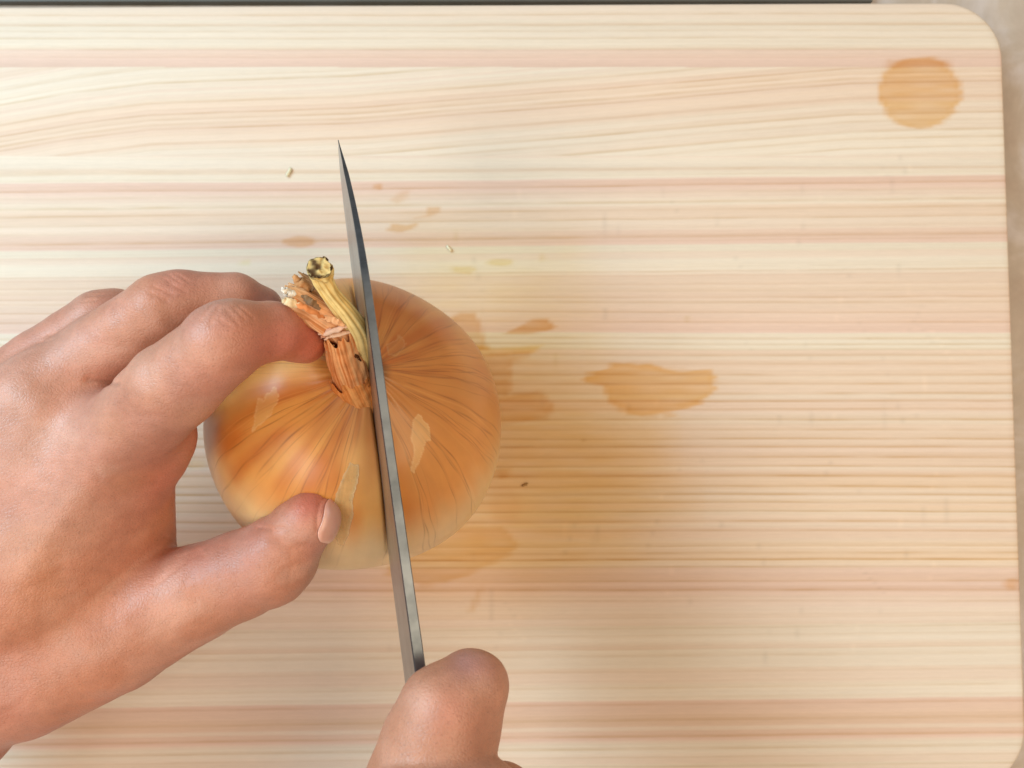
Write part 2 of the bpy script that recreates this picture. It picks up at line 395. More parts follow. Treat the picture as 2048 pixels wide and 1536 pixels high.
# ------------------------------------------------------------------ onion
OC = P(716, 849, 3.95); OC[2] = 3.95
POLE = P(734, 752, 7.6); AX = (POLE-OC); AX /= np.linalg.norm(AX)
OR_ = 4.29
T1 = np.cross(AX, [0, 0, 1.0]); T1 /= np.linalg.norm(T1); T2 = np.cross(AX, T1)
def onion():
    NT_, NP = 300, 1480
    th = np.linspace(0.0, 1, NT_)**1.15*math.pi*0.995 + 0.012; ph = np.linspace(0, 2*math.pi, NP, endpoint=False)
    TH, PH = np.meshgrid(th, ph, indexing='ij')
    n2 = Noise2(31); n1 = Noise1(seed=8)
    per = PH/(2*math.pi)
    # rotational profile: squashed sphere, shoulders, rising a little into the neck
    r = OR_*(1 - 0.035*np.cos(TH)**2)
    r = r + 0.22*np.exp(-(TH/0.16)**2) - 0.10*np.exp(-((TH-0.36)/0.16)**2)
    lob = 0.035*np.sin(3*PH+0.7)+0.025*np.sin(5*PH+2.0)
    r = r*(1+lob*0.35*np.sin(TH))
    rib = np.zeros_like(PH)
    for f, a in ((14, .5), (23, .35), (37, .25)): rib += a*np.sin(f*PH + f + 0.6*np.sin(TH*2+f))
    r = r + 0.004*rib*np.sin(TH)**0.8*np.exp(-TH/1.2) + 0.014*rib*np.exp(-((TH-0.2)/0.14)**2)
    D = (AX[None, None]*np.cos(TH)[..., None] + (T1[None, None]*np.cos(PH)[..., None] + T2[None, None]*np.sin(PH)[..., None])*np.sin(TH)[..., None])
    V = OC + D*r[..., None]
    V[..., 2] = np.maximum(V[..., 2], 0.012+0.02*np.abs(D[..., 0]))
    # flesh pressed aside where the blade enters
    rel = V - A0; d = rel @ N; dep = rel @ W
    dent = np.exp(-(d/0.07)**2)*smoothstep(HB+0.15, HB-1.6, dep)*0.22 + np.exp(-(d/0.45)**2)*smoothstep(HB+0.3, HB-1.2, dep)*0.05
    V = V + W*dent[..., None]
    # colour
    base = np.array(lin((232, 166, 86))); deep = np.array(lin((204, 118, 46))); pale = np.array(lin((230, 194, 142))); gold = np.array(lin((238, 182, 104)))
    mot = n2(PH*9.55/ (2*math.pi) * 2*math.pi/1.0 % 256, TH*3.0)*0.5 + n2(PH*4, TH*2+50)*0.5
    # close the seam of the mottling
    sm = smoothstep(0, 0.25, per)*smoothstep(0, 0.25, 1-per); mot = mot*sm
    px, py = to_px(V)
    k = smoothstep(-0.5, 0.6, mot+0.15)[..., None]
    col = deep*(1-k)+base*k
    kg = smoothstep(0.0, 0.9, n2(PH*3+7, TH*4+9)*sm + 0.1)[..., None]*0.75; col = col*(1-kg)+gold*kg
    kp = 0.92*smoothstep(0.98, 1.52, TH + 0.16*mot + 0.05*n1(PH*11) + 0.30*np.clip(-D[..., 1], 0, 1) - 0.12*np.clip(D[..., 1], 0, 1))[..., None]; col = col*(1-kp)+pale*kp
    # ochre tone round the neck, plus blade and hand shadow painted at upper right
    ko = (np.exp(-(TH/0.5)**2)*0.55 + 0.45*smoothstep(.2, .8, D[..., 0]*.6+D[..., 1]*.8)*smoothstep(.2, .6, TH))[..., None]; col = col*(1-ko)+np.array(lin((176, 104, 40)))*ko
    vr = np.random.default_rng(12)
    dark = np.zeros_like(TH); light = np.zeros_like(TH)
    for q in range(120):
        p0 = vr.uniform(0, 2*math.pi); wv = vr.choice([0.0026, 0.004, 0.006], p=[.5, .35, .15]); a = vr.uniform(.25, 1.0)
        e0, e1 = vr.uniform(0.12, 0.35), vr.uniform(1.0, 2.3); f = vr.uniform(2, 6)
        cen = p0 + 0.022*np.sin(TH*f + q) + 0.006*np.sin(TH*17+q*2)
        dd = np.abs((PH-cen+math.pi) % (2*math.pi)-math.pi)*np.maximum(np.sin(TH), 0.10)
        prof = np.exp(-(dd/wv)**2)*smoothstep(e0-0.1, e0, TH)*(1-smoothstep(e1*0.6, e1, TH))
        if q % 6 == 0: light = np.maximum(light, prof*a)
        else: dark = np.maximum(dark, prof*a*(0.7+0.3*np.sin(TH*23+q)))
    vein = np.array(lin((122, 58, 20)))
    kd = (np.clip(dark, 0, 1)*0.58)[..., None]; col = col*(1-kd) + vein*kd
    kl = (np.clip(light, 0, 1)*0.25)[..., None]; col = col*(1-kl) + gold*kl
    # patches where the outer skin has flaked off flat
    for poly, rgb, rim, kk in (([(545, 775), (562, 790), (545, 822), (520, 845), (506, 862), (508, 830), (518, 800)], (228, 184, 118), (242, 200, 144), .4),
                     ([(822, 838), (838, 832), (856, 848), (858, 876), (846, 880), (853, 900), (838, 918), (828, 946), (820, 944), (826, 900), (822, 868)], (244, 204, 140), (246, 210, 154), .4),
                     ([(772, 690), (798, 672), (812, 688), (796, 706), (776, 712)], (206, 158, 96), (226, 190, 140), .2)):
        w_ = (V[..., 2] > 2.5); pd = np.full(TH.shape, 99.0); pd[w_] = poly_sd(px[w_], py[w_], poly) + 6*n2(px[w_]/11, py[w_]/20) + 2*n2(px[w_]/3, py[w_]/5)
        a_ = ((1-smoothstep(-1.5, 1.5, pd))*kk)[..., None]; r_ = (np.exp(-((pd+1.0)/1.6)**2)*kk*.8)[..., None]
        col = col*(1-a_)+np.array(lin(rgb))*a_; col = col*(1-r_)+np.array(lin(rim))*r_
    # pinch of dark skin round the neck itself
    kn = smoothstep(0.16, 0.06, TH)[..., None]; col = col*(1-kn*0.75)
    g = np.stack([per, TH, np.zeros_like(TH)], -1)
    Vf = V.reshape(-1, 3)
    e = empty('onion', (OC[0], OC[1], 0), 'whole brown onion with papery skin standing on the board, stem up', 'onion')
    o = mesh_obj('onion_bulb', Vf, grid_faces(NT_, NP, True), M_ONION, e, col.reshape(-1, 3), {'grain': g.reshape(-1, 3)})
    return e, Vf, grid_faces(NT_, NP, True)
ONION, OV, OF = onion()  
step_f = grid_faces(150, 185, True)
OVc = OV.reshape(300, 1480, 3)[::2, ::8][:150, :185].reshape(-1, 3)
OBVH = BVHTree.FromPolygons([Vector(v) for v in OVc], [tuple(int(i) for i in f) for f in step_f])
CAMP = Vector((0, 0, CAM_H))
def on_onion(px, py):
    d = V3(P(px, py, 0)) - CAMP; d.normalize()
    h = OBVH.ray_cast(CAMP, d)
    if h[0] is None: return None, None
    n = h[1]; 
    if n.dot(d) > 0: n = -n
    return np.array(h[0]), np.array(n)
def flake(poly, rgb, name='skin_flake', lift=0.004, curl=0.014, n=56, edge=None, jit=2.0, seed=1):
    """a loose scrap of papery skin lying on the bulb"""
    p = np.asarray(poly, float); x0, y0 = p.min(0); x1, y1 = p.max(0)
    xs = np.linspace(x0, x1, n); ys = np.linspace(y0, y1, int(n*1.6)); q = Noise2(seed)
    keep = {}; verts = []; cols = []; faces = []
    for j, y in enumerate(ys):
        for i, x in enumerate(xs):
            d = float(poly_sd(np.array([x]), np.array([y]), p)[0]) + jit*float(q(np.array([x/7.0]), np.array([y/7.0]))[0])
            if d > 1.5: continue
            h, nn = on_onion(x, y)
            if h is None: continue
            up = lift + curl*math.exp(d/4.0)*(0.6+0.6*float(q(np.array([x/30.0]), np.array([y/30.0]))[0]))
            keep[(i, j)] = len(verts); verts.append(h+nn*up)
            c = np.array(lin(rgb)); 
            if edge is not None: k = math.exp(d/2.5); c = c*(1-k)+np.array(lin(edge))*k
            c = c*(1+0.10*float(q(np.array([x/3.0]), np.array([y/14.0]))[0]))
            cols.append(c)
    for (i, j), a in keep.items():
        b, c, d = keep.get((i+1, j)), keep.get((i+1, j+1)), keep.get((i, j+1))
        if None not in (b, c, d): faces.append((a, b, c, d))
    o = mesh_obj(name, np.array(verts), np.array(faces), M_THIN, ONION, np.array(cols))
    s = o.modifiers.new('thick', 'SOLIDIFY'); s.thickness = 0.006*CM; s.offset = 1
    return o
flake([(700, 925), (716, 930), (718, 945), (713, 972), (704, 1000), (705, 1030), (697, 1066), (686, 1093), (676, 1088), (672, 1050), (668, 1010), (676, 978)], (226, 190, 130), edge=(238, 206, 156), seed=3, jit=1.4)

def tube(name, pts, mat, parent, colf, seg=40, sub=14, ridges=0.06, flat=None, open_end=True, ragged=0.0, seed=1, cap=False, crumple=0.0):
    """swept tube with lengthwise ridges; pts = (px, py, z, r)"""
    c = np.array([P(a, b, z) for a, b, z, r in pts]); rr = np.array([p[3] for p in pts])
    n = len(c); t = np.arange(n); tt = np.linspace(0, n-1, (n-1)*sub+1)
    def cr(arr):
        out = []
        for s in tt:
            i = min(int(s), n-2); f = s-i
            p0, p1, p2, p3 = arr[max(i-1, 0)], arr[i], arr[i+1], arr[min(i+2, n-1)]
            out.append(0.5*((2*p1)+(-p0+p2)*f+(2*p0-5*p1+4*p2-p3)*f*f+(-p0+3*p1-3*p2+p3)*f**3))
        return np.array(out)
    c = cr(c); rr = cr(rr[:, None])[:, 0]
    tan = np.gradient(c, axis=0); tan /= np.linalg.norm(tan, axis=1)[:, None]
    ref = np.array([0, 0, 1.0]) if flat is None else np.array([0, 0, 1.0])
    a1 = np.cross(tan, ref); a1 /= np.linalg.norm(a1, axis=1)[:, None]; a2 = np.cross(a1, tan)
    q = Noise2(seed); q1 = Noise1(seed=seed)
    ph = np.linspace(0, 2*math.pi, seg, endpoint=False)
    L = np.linspace(0, 1, len(c))
    PHm, Lm = np.meshgrid(ph, L)
    cyc = np.stack([np.cos(PHm), np.sin(PHm)], -1)
    rid = 0.5*q(cyc[..., 0]*5+20, cyc[..., 1]*5+20+Lm*1.5) + 0.5*q(cyc[..., 0]*11+60, cyc[..., 1]*11+60+Lm*2)
    R = rr[:, None]*(1+ridges*2*rid)
    if crumple: R = R*(1+crumple*q(cyc[..., 0]*2.5+9, cyc[..., 1]*2.5+Lm*9))
    fl = 1.0 if flat is None else flat
    Vv = c[:, None]+a1[:, None]*(np.cos(PHm)*R)[..., None]+a2[:, None]*(np.sin(PHm)*R*fl)[..., None]
    if ragged:
        ext = ragged*(0.6*q1(ph*2.2+3)+0.5*q1(ph*6.0+11)) ; k = smoothstep(0.7, 1.0, L)[:, None]
        Vv = Vv + tan[:, None]*(ext[None]*k)[..., None]
    F = grid_faces(len(c), seg, True); Vl = Vv.reshape(-1, 3)
    colr = colf(Lm, PHm, rid, q).reshape(-1, 3)
    if cap:
        ring = (len(c)-1)*seg
        # cut end: shallow rings, fibrous and partly blackened
        ctr = Vv[-1].mean(0); Fl = [tuple(f) for f in F]; prev = [ring+i for i in range(seg)]; ce = Vv[-1]-ctr
        for r_i, fr in enumerate((.93, .78, .6, .42, .22, .06)):
            dn = -tan[-1]*0.05*math.sin(fr*9+1)*(1-fr)
            nz_ = q(ce[:, 0]*fr*18+5, ce[:, 1]*fr*18+9); P2 = ctr+ce*fr+dn+tan[-1]*(0.035*nz_)[:, None]
            kk = smoothstep(-.55, .35, q(ce[:, 0]*fr*9+15, ce[:, 1]*fr*9+3)+0.9*(ce[:, 0]*fr+ce[:, 1]*fr*.3)/.28*.5)[:, None]
            cc = np.array(lin((84, 62, 42)))*(1-kk)+np.array(lin((214, 186, 126)))*kk
            st0 = len(Vl); Vl = np.vstack([Vl, P2]); colr = np.vstack([colr, cc*(1+.3*nz_[:, None])])
            cur = [st0+i for i in range(seg)]
            Fl += [(prev[i], prev[(i+1) % seg], cur[(i+1) % seg], cur[i]) for i in range(seg)]; prev = cur
        Fl.append(tuple(prev))
        o = mesh_obj(name, Vl, Fl, mat, parent, colr)
    else:
        o = mesh_obj(name, Vl, F, mat, parent, colr)
        s = o.modifiers.new('thick', 'SOLIDIFY'); s.thickness = 0.014*CM; s.offset = 0
    return o
def c_stalk(L, ph, rid, q):
    a = np.array(lin((238, 208, 140))); b = np.array(lin((214, 172, 98))); g = np.array(lin((190, 158, 96)))
    k = smoothstep(-0.4, 0.4, rid)[..., None]; c = b*(1-k)+a*k
    fz = q(np.cos(ph)*16+9, np.sin(ph)*16+L*4+33)[..., None]*0.14; c = c*(1+fz)
    kg = (smoothstep(0.45, 0.0, L)*0.55)[..., None]; c = c*(1-kg)+g*kg
    kd = smoothstep(0.90, 0.96, L + 0.03*rid)[..., None]
    mo = smoothstep(-0.2, 0.25, q(np.cos(ph)*7+3, np.sin(ph)*7+L*12))[..., None]
    tip = np.array(lin((70, 48, 30)))*(1-mo)+np.array(lin((176, 156, 110)))*mo
    return c*(1-kd)+tip*kd
def c_paper(lo, hi, white=0.0):
    def f(L, ph, rid, q):
        a, b = np.array(lin(hi)), np.array(lin(lo)); k = smoothstep(-0.5, 0.5, 0.5*rid + 0.5*q(np.cos(ph)*14+2, np.sin(ph)*14+L*2)+0.5*q(np.cos(ph)*34+50, np.sin(ph)*34+50+L*3))[..., None]
        c = b*(1-k)+a*k
        fb = (np.sin(ph*17+2*np.sin(L*3)) > 0.86)*0.16; c = c*(1-fb[..., None])
        if white: kw = (smoothstep(0.6, 1.0, L)*white)[..., None]; c = c*(1-kw)+np.array(lin((236, 204, 160)))*kw
        return c
    return f
tube('stalk', [(741, 738, 7.7, .25), (733, 704, 8.3, .27), (720, 668, 8.85, .25), (696, 632, 9.3, .235), (664, 592, 9.7, .205), (649, 566, 9.9, .215), (643, 549, 10.05, .25), (640, 538, 10.22, .255), (638, 534, 10.34, .245)], M_PAPER, ONION, c_stalk, 64, 14, 0.06, seed=5, cap=True, crumple=0.16)
tube('papery_neck', [(716, 786, 7.5, .46), (704, 752, 8.0, .46), (692, 716, 8.45, .44), (684, 688, 8.75, .40), (678, 668, 8.95, .38)], M_PAPER, ONION, c_paper((208, 122, 66), (240, 176, 120)), 150, 14, 0.022, crumple=0.06, ragged=0.26, seed=6)
tube('papery_neck', [(735, 822, 7.35, .34), (722, 794, 7.55, .50), (708, 766, 7.8, .54), (698, 748, 7.95, .52)], M_PAPER, ONION, c_paper((210, 126, 64), (236, 164, 98)), 150, 12, 0.018, crumple=0.05, ragged=0.30, seed=16)
tube('papery_neck', [(712, 690, 8.6, .25), (688, 664, 8.95, .34), (655, 641, 9.25, .36), (622, 621, 9.45, .34), (594, 605, 9.6, .33), (574, 595, 9.7, .32)], M_PAPER, ONION, c_paper((206, 132, 80), (242, 186, 138), 0.6), 90, 12, 0.05, flat=0.5, ragged=0.20, seed=7, crumple=0.12)
tube('papery_neck', [(675, 636, 9.0, .22), (645, 608, 9.2, .27), (616, 584, 9.35, .28), (592, 566, 9.45, .27)], M_PAPER, ONION, c_paper((170, 122, 84), (216, 168, 122)), 70, 10, 0.10, flat=0.5, ragged=0.18, seed=8, crumple=0.2)
# frayed shreds where the neck was torn
def shred(pts, wd, rgb, seed):
    r = np.random.default_rng(seed); n = 14; c = []
    a = np.array([P(*p) for p in pts]); m = len(a)
    for s in np.linspace(0, m-1, n):
        i = min(int(s), m-2); f = s-i; c.append(a[i]*(1-f)+a[i+1]*f + r.normal(0, .012, 3))
    c = np.array(c); t = np.gradient(c, axis=0); t /= np.linalg.norm(t, axis=1)[:, None]
    sd = np.cross(t, [0.2, 0.1, 1]); sd /= np.linalg.norm(sd, axis=1)[:, None]
    ww = wd*(0.4+np.sin(np.linspace(0.2, math.pi-0.1, n)))*r.uniform(.7, 1.2, n)
    V = np.stack([c-sd*ww[:, None], c+np.array([0, 0, wd*.5])*r.uniform(-1, 1, n)[:, None], c+sd*ww[:, None]], 1).reshape(-1, 3)
    cc = np.array(lin(rgb))*r.uniform(.85, 1.1, (len(V), 1))
    o = mesh_obj('papery_shred', V, grid_faces(n, 3), M_PAPER, ONION, cc)
    s = o.modifiers.new('thick', 'SOLIDIFY'); s.thickness = 0.008*CM
for i, (p, wd, c) in enumerate([
    ([(700, 650, 9.1), (672, 660, 9.2), (648, 668, 9.15), (636, 664, 9.0)], .05, (236, 196, 170)),
    ([(706, 660, 9.0), (680, 668, 9.1), (662, 672, 9.15), (650, 680, 9.0)], .04, (232, 190, 160)),
    ([(660, 655, 9.2), (652, 668, 9.1), (640, 676, 8.9)], .035, (226, 170, 140)),
    ([(668, 690, 8.8), (658, 700, 8.7), (656, 716, 8.5)], .04, (206, 150, 110)),
    ([(600, 612, 9.7), (578, 604, 9.8), (563, 600, 9.8)], .07, (238, 208, 164)),
    ([(592, 590, 9.6), (574, 584, 9.7), (566, 576, 9.75)], .07, (244, 236, 222)),
    ([(640, 632, 9.45), (668, 640, 9.4), (690, 652, 9.25)], .06, (240, 180, 132)),
    ([(620, 596, 9.3), (604, 570, 9.4), (588, 552, 9.45)], .09, (206, 152, 104)),
    ([(618, 585, 9.3), (632, 572, 9.35), (644, 562, 9.3)], .03, (120, 88, 60)),
    ([(690, 700, 8.75), (712, 712, 8.6), (722, 722, 8.4)], .03, (96, 56, 30)),
    ([(738, 772, 7.9), (728, 782, 7.8), (712, 786, 7.75)], .04, (150, 84, 44)),
    ([(730, 762, 8.0), (716, 770, 7.95), (700, 768, 7.9)], .035, (226, 150, 96)),
    ([(590, 598, 9.65), (600, 610, 9.75), (628, 624, 9.7), (650, 636, 9.5)], .05, (226, 140, 84)),
    ([(604, 590, 9.5), (622, 604, 9.5), (640, 618, 9.4)], .06, (150, 120, 92))]):
    shred([(x, y, z+.22) for x, y, z in p], wd, c, 40+i)

# small scraps lying on the board
def scrap(px, py, L, wd, ang, rgb, label):
    r = np.random.default_rng(int(px)); n = 9; c = P(px, py, 0.03)
    t = np.linspace(-1, 1, n); V = []
    for i, s in enumerate(t):
        x = L*s*math.cos(ang)+0.02*math.sin(3*s); y = L*s*math.sin(ang)
        ww = wd*(1-0.6*s*s)*r.uniform(.8, 1.2); h = 0.05+0.04*(1-s*s)
        for k in (-1, 0, 1): V.append(c+np.array([x-k*ww*math.sin(ang), y+k*ww*math.cos(ang), h if k == 0 else 0.01]))
    o = mesh_obj('onion_scrap', np.array(V), grid_faces(n, 3), M_FLAKE, None, np.tile(lin(rgb), (len(V), 1)), origin=c)
    s = o.modifiers.new('thick', 'SOLIDIFY'); s.thickness = 0.02*CM
    o['label'] = label; o['category'] = 'onion scrap'
scrap(578, 345, .17, .06, 1.3, (236, 230, 200), 'tiny cream onion scrap on the board left of the knife tip')
scrap(898, 497, .12, .04, -1.1, (246, 238, 206), 'tiny whitish onion scrap on the pale band beyond the onion')
scrap(1050, 969, .09, .025, .5, (176, 136, 84), 'tiny brown onion scrap on the board right of the onion')

# ------------------------------------------------------------------ knife
def knife():
    e = empty('kitchen_knife', A0, 'kitchen knife with straight steel blade cutting down into the onion', 'knife')
    rows = []; ys = np.concatenate([np.linspace(1500, 620, 60), np.linspace(610, 262, 60)])
    nv = 26; th0 = 0.122
    def v0(y): return .66*max(0.0, (600-y)/336)**2.87
    def v1(y): return np.interp(y, [262, 290, 330, 400, 500, 2000], [.67, .80, .90, .97, 1, 1])
    dtot = 0; V = []; G = []
    for y in ys:
        S = spine_pt(y); d0 = v0(y)*HB; d1 = v1(y)*HB
        tk = th0*np.interp(y, [272, 330, 600, 1340], [.10, .45, .80, 1.0])
        for side in (1, -1):
            q = np.linspace(0, 1, nv)**1.5 if side == 1 else np.linspace(1, 0, nv)**1.5
            for s in q:
                dep = d0+(d1-d0)*s
                w_ = tk*(1-s*0.80) if s < .93 else tk*0.20*(1-s)/.07+0.0008
                if s < 0.004: w_ *= 0.80
                off = 0.0
                if s > 0 and s < .004: pass
                V.append(S+(edge_pt(y)-S)*(dep/HB)+N*side*w_); G.append(((S-A0)@U, dep, 0))
        # soften the spine's arris
    V = np.array(V); nc = 2*nv
    F = list(map(tuple, grid_faces(len(ys), nc, True)))
    F.append(tuple(range(nc))); F.append(tuple(range((len(ys)-1)*nc, len(ys)*nc))[::-1])
    o = mesh_obj('blade', V, F, M_STEEL, e, attrs={'grain': np.array(G)}, smooth=False)
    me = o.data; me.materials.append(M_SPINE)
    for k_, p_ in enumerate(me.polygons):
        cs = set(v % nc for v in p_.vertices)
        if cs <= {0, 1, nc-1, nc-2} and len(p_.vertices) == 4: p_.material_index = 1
    # handle: octagonal tapered wooden grip behind the heel, with a ferrule
    def grip(name, y0, y1, a, b, mat, vc=0.32, n=24):
        Vv = []; ks = np.linspace(0, 1, 12)
        for k in ks:
            y = y0+(y1-y0)*k; c = spine_pt(y)+W*HB*vc; s = 1.0+0.06*k - (0.10 if k in (0, 1) else 0)
            for t in np.linspace(0, 2*math.pi, n, endpoint=False):
                ca, sa = math.cos(t), math.sin(t); m = (abs(ca)**4+abs(sa)**4)**-.25
                Vv.append(c+N*a*s*ca*m*.95+W*b*s*sa*m*.95)
        Fv = list(map(tuple, grid_faces(12, n, True)))+[tuple(range(n))[::-1], tuple(range(11*n, 12*n))]
        h = mesh_obj(name, np.array(Vv), Fv, mat, e)
    grip('ferrule', 1530, 1600, .72, 1.05, M_STEEL_P)
    grip('handle', 1601, 2360, .80, 1.15, M_HANDLE)
    return e
M_STEEL_P = mat_simple('ferrule_steel', (150, 152, 156), 0.3, 1.0)
knife()

# ------------------------------------------------------------------ hands: smooth union of tapered rounds, one continuous surface each
def smin(a, b, k):
    h = np.clip(k-np.abs(a-b), 0, None)/k; return np.minimum(a, b)-h*h*k*0.25
def cone_sd(p, a, b, ra, rb):
    ab = b-a; L2 = float(ab@ab)+1e-9
    x = p[0]-a[0]; y = p[1]-a[1]; z = p[2]-a[2]
    t = np.clip((x*ab[0]+y*ab[1]+z*ab[2])/L2, 0, 1)
    dx = x-ab[0]*t; dy = y-ab[1]*t; dz = z-ab[2]*t
    return np.sqrt(dx*dx+dy*dy+dz*dz)-(ra+(rb-ra)*t)
class Field:
    def __init__(s, lo, hi, h):
        s.lo = np.array(lo, float); s.h = h; s.n = np.ceil((np.array(hi)-s.lo)/h).astype(int)+1
        s.ax = [(s.lo[i]+h*np.arange(s.n[i])).astype(np.float32) for i in range(3)]
    def blank(s): return np.full(s.n, 3.0, np.float32)
    def add(s, F, prims, k):
        for (a, b, ra, rb) in prims:
            a = np.asarray(a, float); b = np.asarray(b, float); m = max(ra, rb)+0.9
            l = np.clip(((np.minimum(a, b)-m-s.lo)/s.h).astype(int), 0, s.n); u = np.clip(((np.maximum(a, b)+m-s.lo)/s.h).astype(int)+2, 0, s.n)
            if np.any(u <= l): continue
            sl = tuple(slice(l[i], u[i]) for i in range(3))
            p = (s.ax[0][sl[0]][:, None, None], s.ax[1][sl[1]][None, :, None], s.ax[2][sl[2]][None, None, :])
            d = cone_sd(p, a.astype(np.float32), b.astype(np.float32), ra, rb)
            F[sl] = smin(F[sl], d, k)
        return F
def surface_nets(F, lo, h):
    s = F < 0; n = np.array(F.shape)
    c = np.zeros(n-1, np.int8)
    for i in (0, 1):
        for j in (0, 1):
            for k in (0, 1): c += s[i:n[0]-1+i, j:n[1]-1+j, k:n[2]-1+k]
    ijk = np.argwhere((c > 0) & (c < 8)); idx = np.full(n-1, -1, np.int32); idx[tuple(ijk.T)] = np.arange(len(ijk))
    pos = np.zeros((len(ijk), 3)); cnt = np.zeros(len(ijk))
    cor = [(0, 0, 0), (1, 0, 0), (0, 1, 0), (1, 1, 0), (0, 0, 1), (1, 0, 1), (0, 1, 1), (1, 1, 1)]
    for a in range(8):
        for b in range(a+1, 8):
            ca, cb = np.array(cor[a]), np.array(cor[b])
            if np.abs(ca-cb).sum() != 1: continue
            fa = F[tuple((ijk+ca).T)]; fb = F[tuple((ijk+cb).T)]; m = (fa < 0) != (fb < 0)
            t = np.where(m, fa/(fa-fb+1e-12), 0)
            pos[m] += ca + (cb-ca)*t[m, None]; cnt[m] += 1
    pos = lo + h*(ijk+pos/cnt[:, None])
    quads = []
    for ax in range(3):
        sl0 = [slice(None)]*3; sl1 = [slice(None)]*3; sl0[ax] = slice(0, -1); sl1[ax] = slice(1, None)
        d = s[tuple(sl0)] != s[tuple(sl1)]; e = np.argwhere(d); o1, o2 = [(1, 2), (2, 0), (0, 1)][ax]
        e = e[(e[:, o1] > 0) & (e[:, o2] > 0) & (e[:, o1] < n[o1]-1) & (e[:, o2] < n[o2]-1)]
        ins = s[tuple(e.T)]
        q = []
        for (u, v) in ((0, 0), (1, 0), (1, 1), (0, 1)):
            f = e.copy(); f[:, o1] -= u; f[:, o2] -= v; q.append(idx[tuple(f.T)])
        q = np.stack(q, 1); q[ins] = q[ins][:, ::-1]; q = q[(q >= 0).all(1)]; quads.append(q)
    return pos, np.concatenate(quads)[:, ::-1]
def chain(*pts):
    q = [(P(x, y, z), r) for x, y, z, r in pts]
    return [(q[i][0], q[i+1][0], q[i][1], q[i+1][1]) for i in range(len(q)-1)]
def ball(x, y, z, r): p = P(x, y, z); return [(p, p+[0, 0, .001], r, r)]
def normals(V, F):
    n = np.zeros_like(V); a = V[F[:, 0]]; fn = np.cross(V[F[:, 1]]-a, V[F[:, 2]]-a)
    fn2 = np.cross(V[F[:, 2]]-a, V[F[:, 3]]-a); fn = fn+fn2
    for i in range(4):
        for k in range(3): n[:, k] += np.bincount(F[:, i], fn[:, k], len(V))
    return n/(np.linalg.norm(n, axis=1)[:, None]+1e-12)
def relax(V, F, it=2):
    E = np.concatenate([F[:, [0, 1]], F[:, [1, 2]], F[:, [2, 3]], F[:, [3, 0]]])
    deg = np.bincount(E.ravel(), minlength=len(V))[:, None]
    for _ in range(it):
        s = np.zeros_like(V)
        for k in range(3): s[:, k] = np.bincount(E[:, 0], V[E[:, 1], k], len(V))+np.bincount(E[:, 1], V[E[:, 0], k], len(V))
        V = V*0.4+0.6*s/np.maximum(deg, 1)
    return V

LEFT = dict(
  index=chain((225, 890, 8.3, 1.08), (345, 775, 9.6, 1.0), (444, 690, 10.3, .86), (470, 672, 10.2, .80), (545, 662, 9.6, .66), (595, 673, 8.8, .60), (608, 682, 8.4, .56))
        + ball(448, 680, 10.35, .84),
  middle=chain((70, 800, 7.8, 1.1), (205, 702, 8.0, .90), (328, 618, 8.5, .86), (362, 608, 8.4, .82), (470, 604, 8.0, .71), (515, 622, 7.6, .63), (535, 646, 7.2, .56)),
  ring=chain((-45, 825, 7.5, 1.0), (90, 722, 7.3, .85), (205, 645, 7.4, .82), (230, 640, 7.3, .78), (340, 655, 6.9, .68), (395, 690, 6.5, .60), (430, 720, 5.8, .55)),
  little=chain((-120, 880, 6.8, .9), (20, 800, 6.7, .72), (110, 750, 6.5, .66), (200, 760, 5.6, .58), (260, 800, 4.7, .52)),
  thumb=chain((50, 1325, 6.4, 1.95), (225, 1262, 6.6, 1.60), (395, 1185, 6.7, 1.24), (480, 1150, 6.8, 1.13), (540, 1126, 6.9, 1.10), (556, 1112, 7.0, 1.04), (598, 1060, 7.45, .78), (618, 1040, 7.6, .69), (623, 1034, 7.6, .65)))
PALM = (chain((215, 880, 8.0, 1.2), (60, 1120, 7.2, 1.7), (-150, 1402, 6.6, 2.2), (-420, 1660, 6.2, 2.5), (-600, 1860, 6.0, 2.7))
      + chain((80, 810, 8.1, 1.15), (-80, 1060, 7.5, 1.7), (-260, 1300, 6.8, 2.1), (-500, 1560, 6.2, 2.4))
      + chain((-40, 840, 7.5, 1.05), (-180, 1060, 7.0, 1.5), (-330, 1260, 6.4, 1.9), (-560, 1480, 6.0, 2.3))
      + chain((-130, 890, 6.7, .95), (-260, 1060, 6.2, 1.3), (-400, 1240, 6.0, 1.7))
      + chain((240, 935, 7.3, 1.0), (215, 1040, 6.7, 1.1), (190, 1160, 6.4, 1.4))
      + chain((262, 905, 7.2, .9), (232, 1000, 6.6, .95), (260, 1120, 6.0, 1.1))
      + chain((318, 872, 7.9, .84), (300, 890, 7.6, .84))
      + chain((180, 960, 7.5, 1.3), (120, 1150, 7.0, 1.6)))
def build_left():
    fl = Field((-19.5, -15.5, 2.2), (-3.2, 4.2, 12.0), 0.06)
    palm = fl.add(fl.blank(), PALM, 0.9)
    tot = None
    for key in ('index', 'middle', 'ring', 'little', 'thumb'):
        f = fl.add(fl.blank(), LEFT[key], 0.12)
        g = smin(palm, f, 0.5 if key == 'thumb' else 0.40)
        tot = g if tot is None else np.minimum(tot, g) if key == 'thumb' else smin(tot, g, 0.06)
    V, F = surface_nets(tot, fl.lo, fl.h)
    V = relax(V, F, 3)
    return V, F
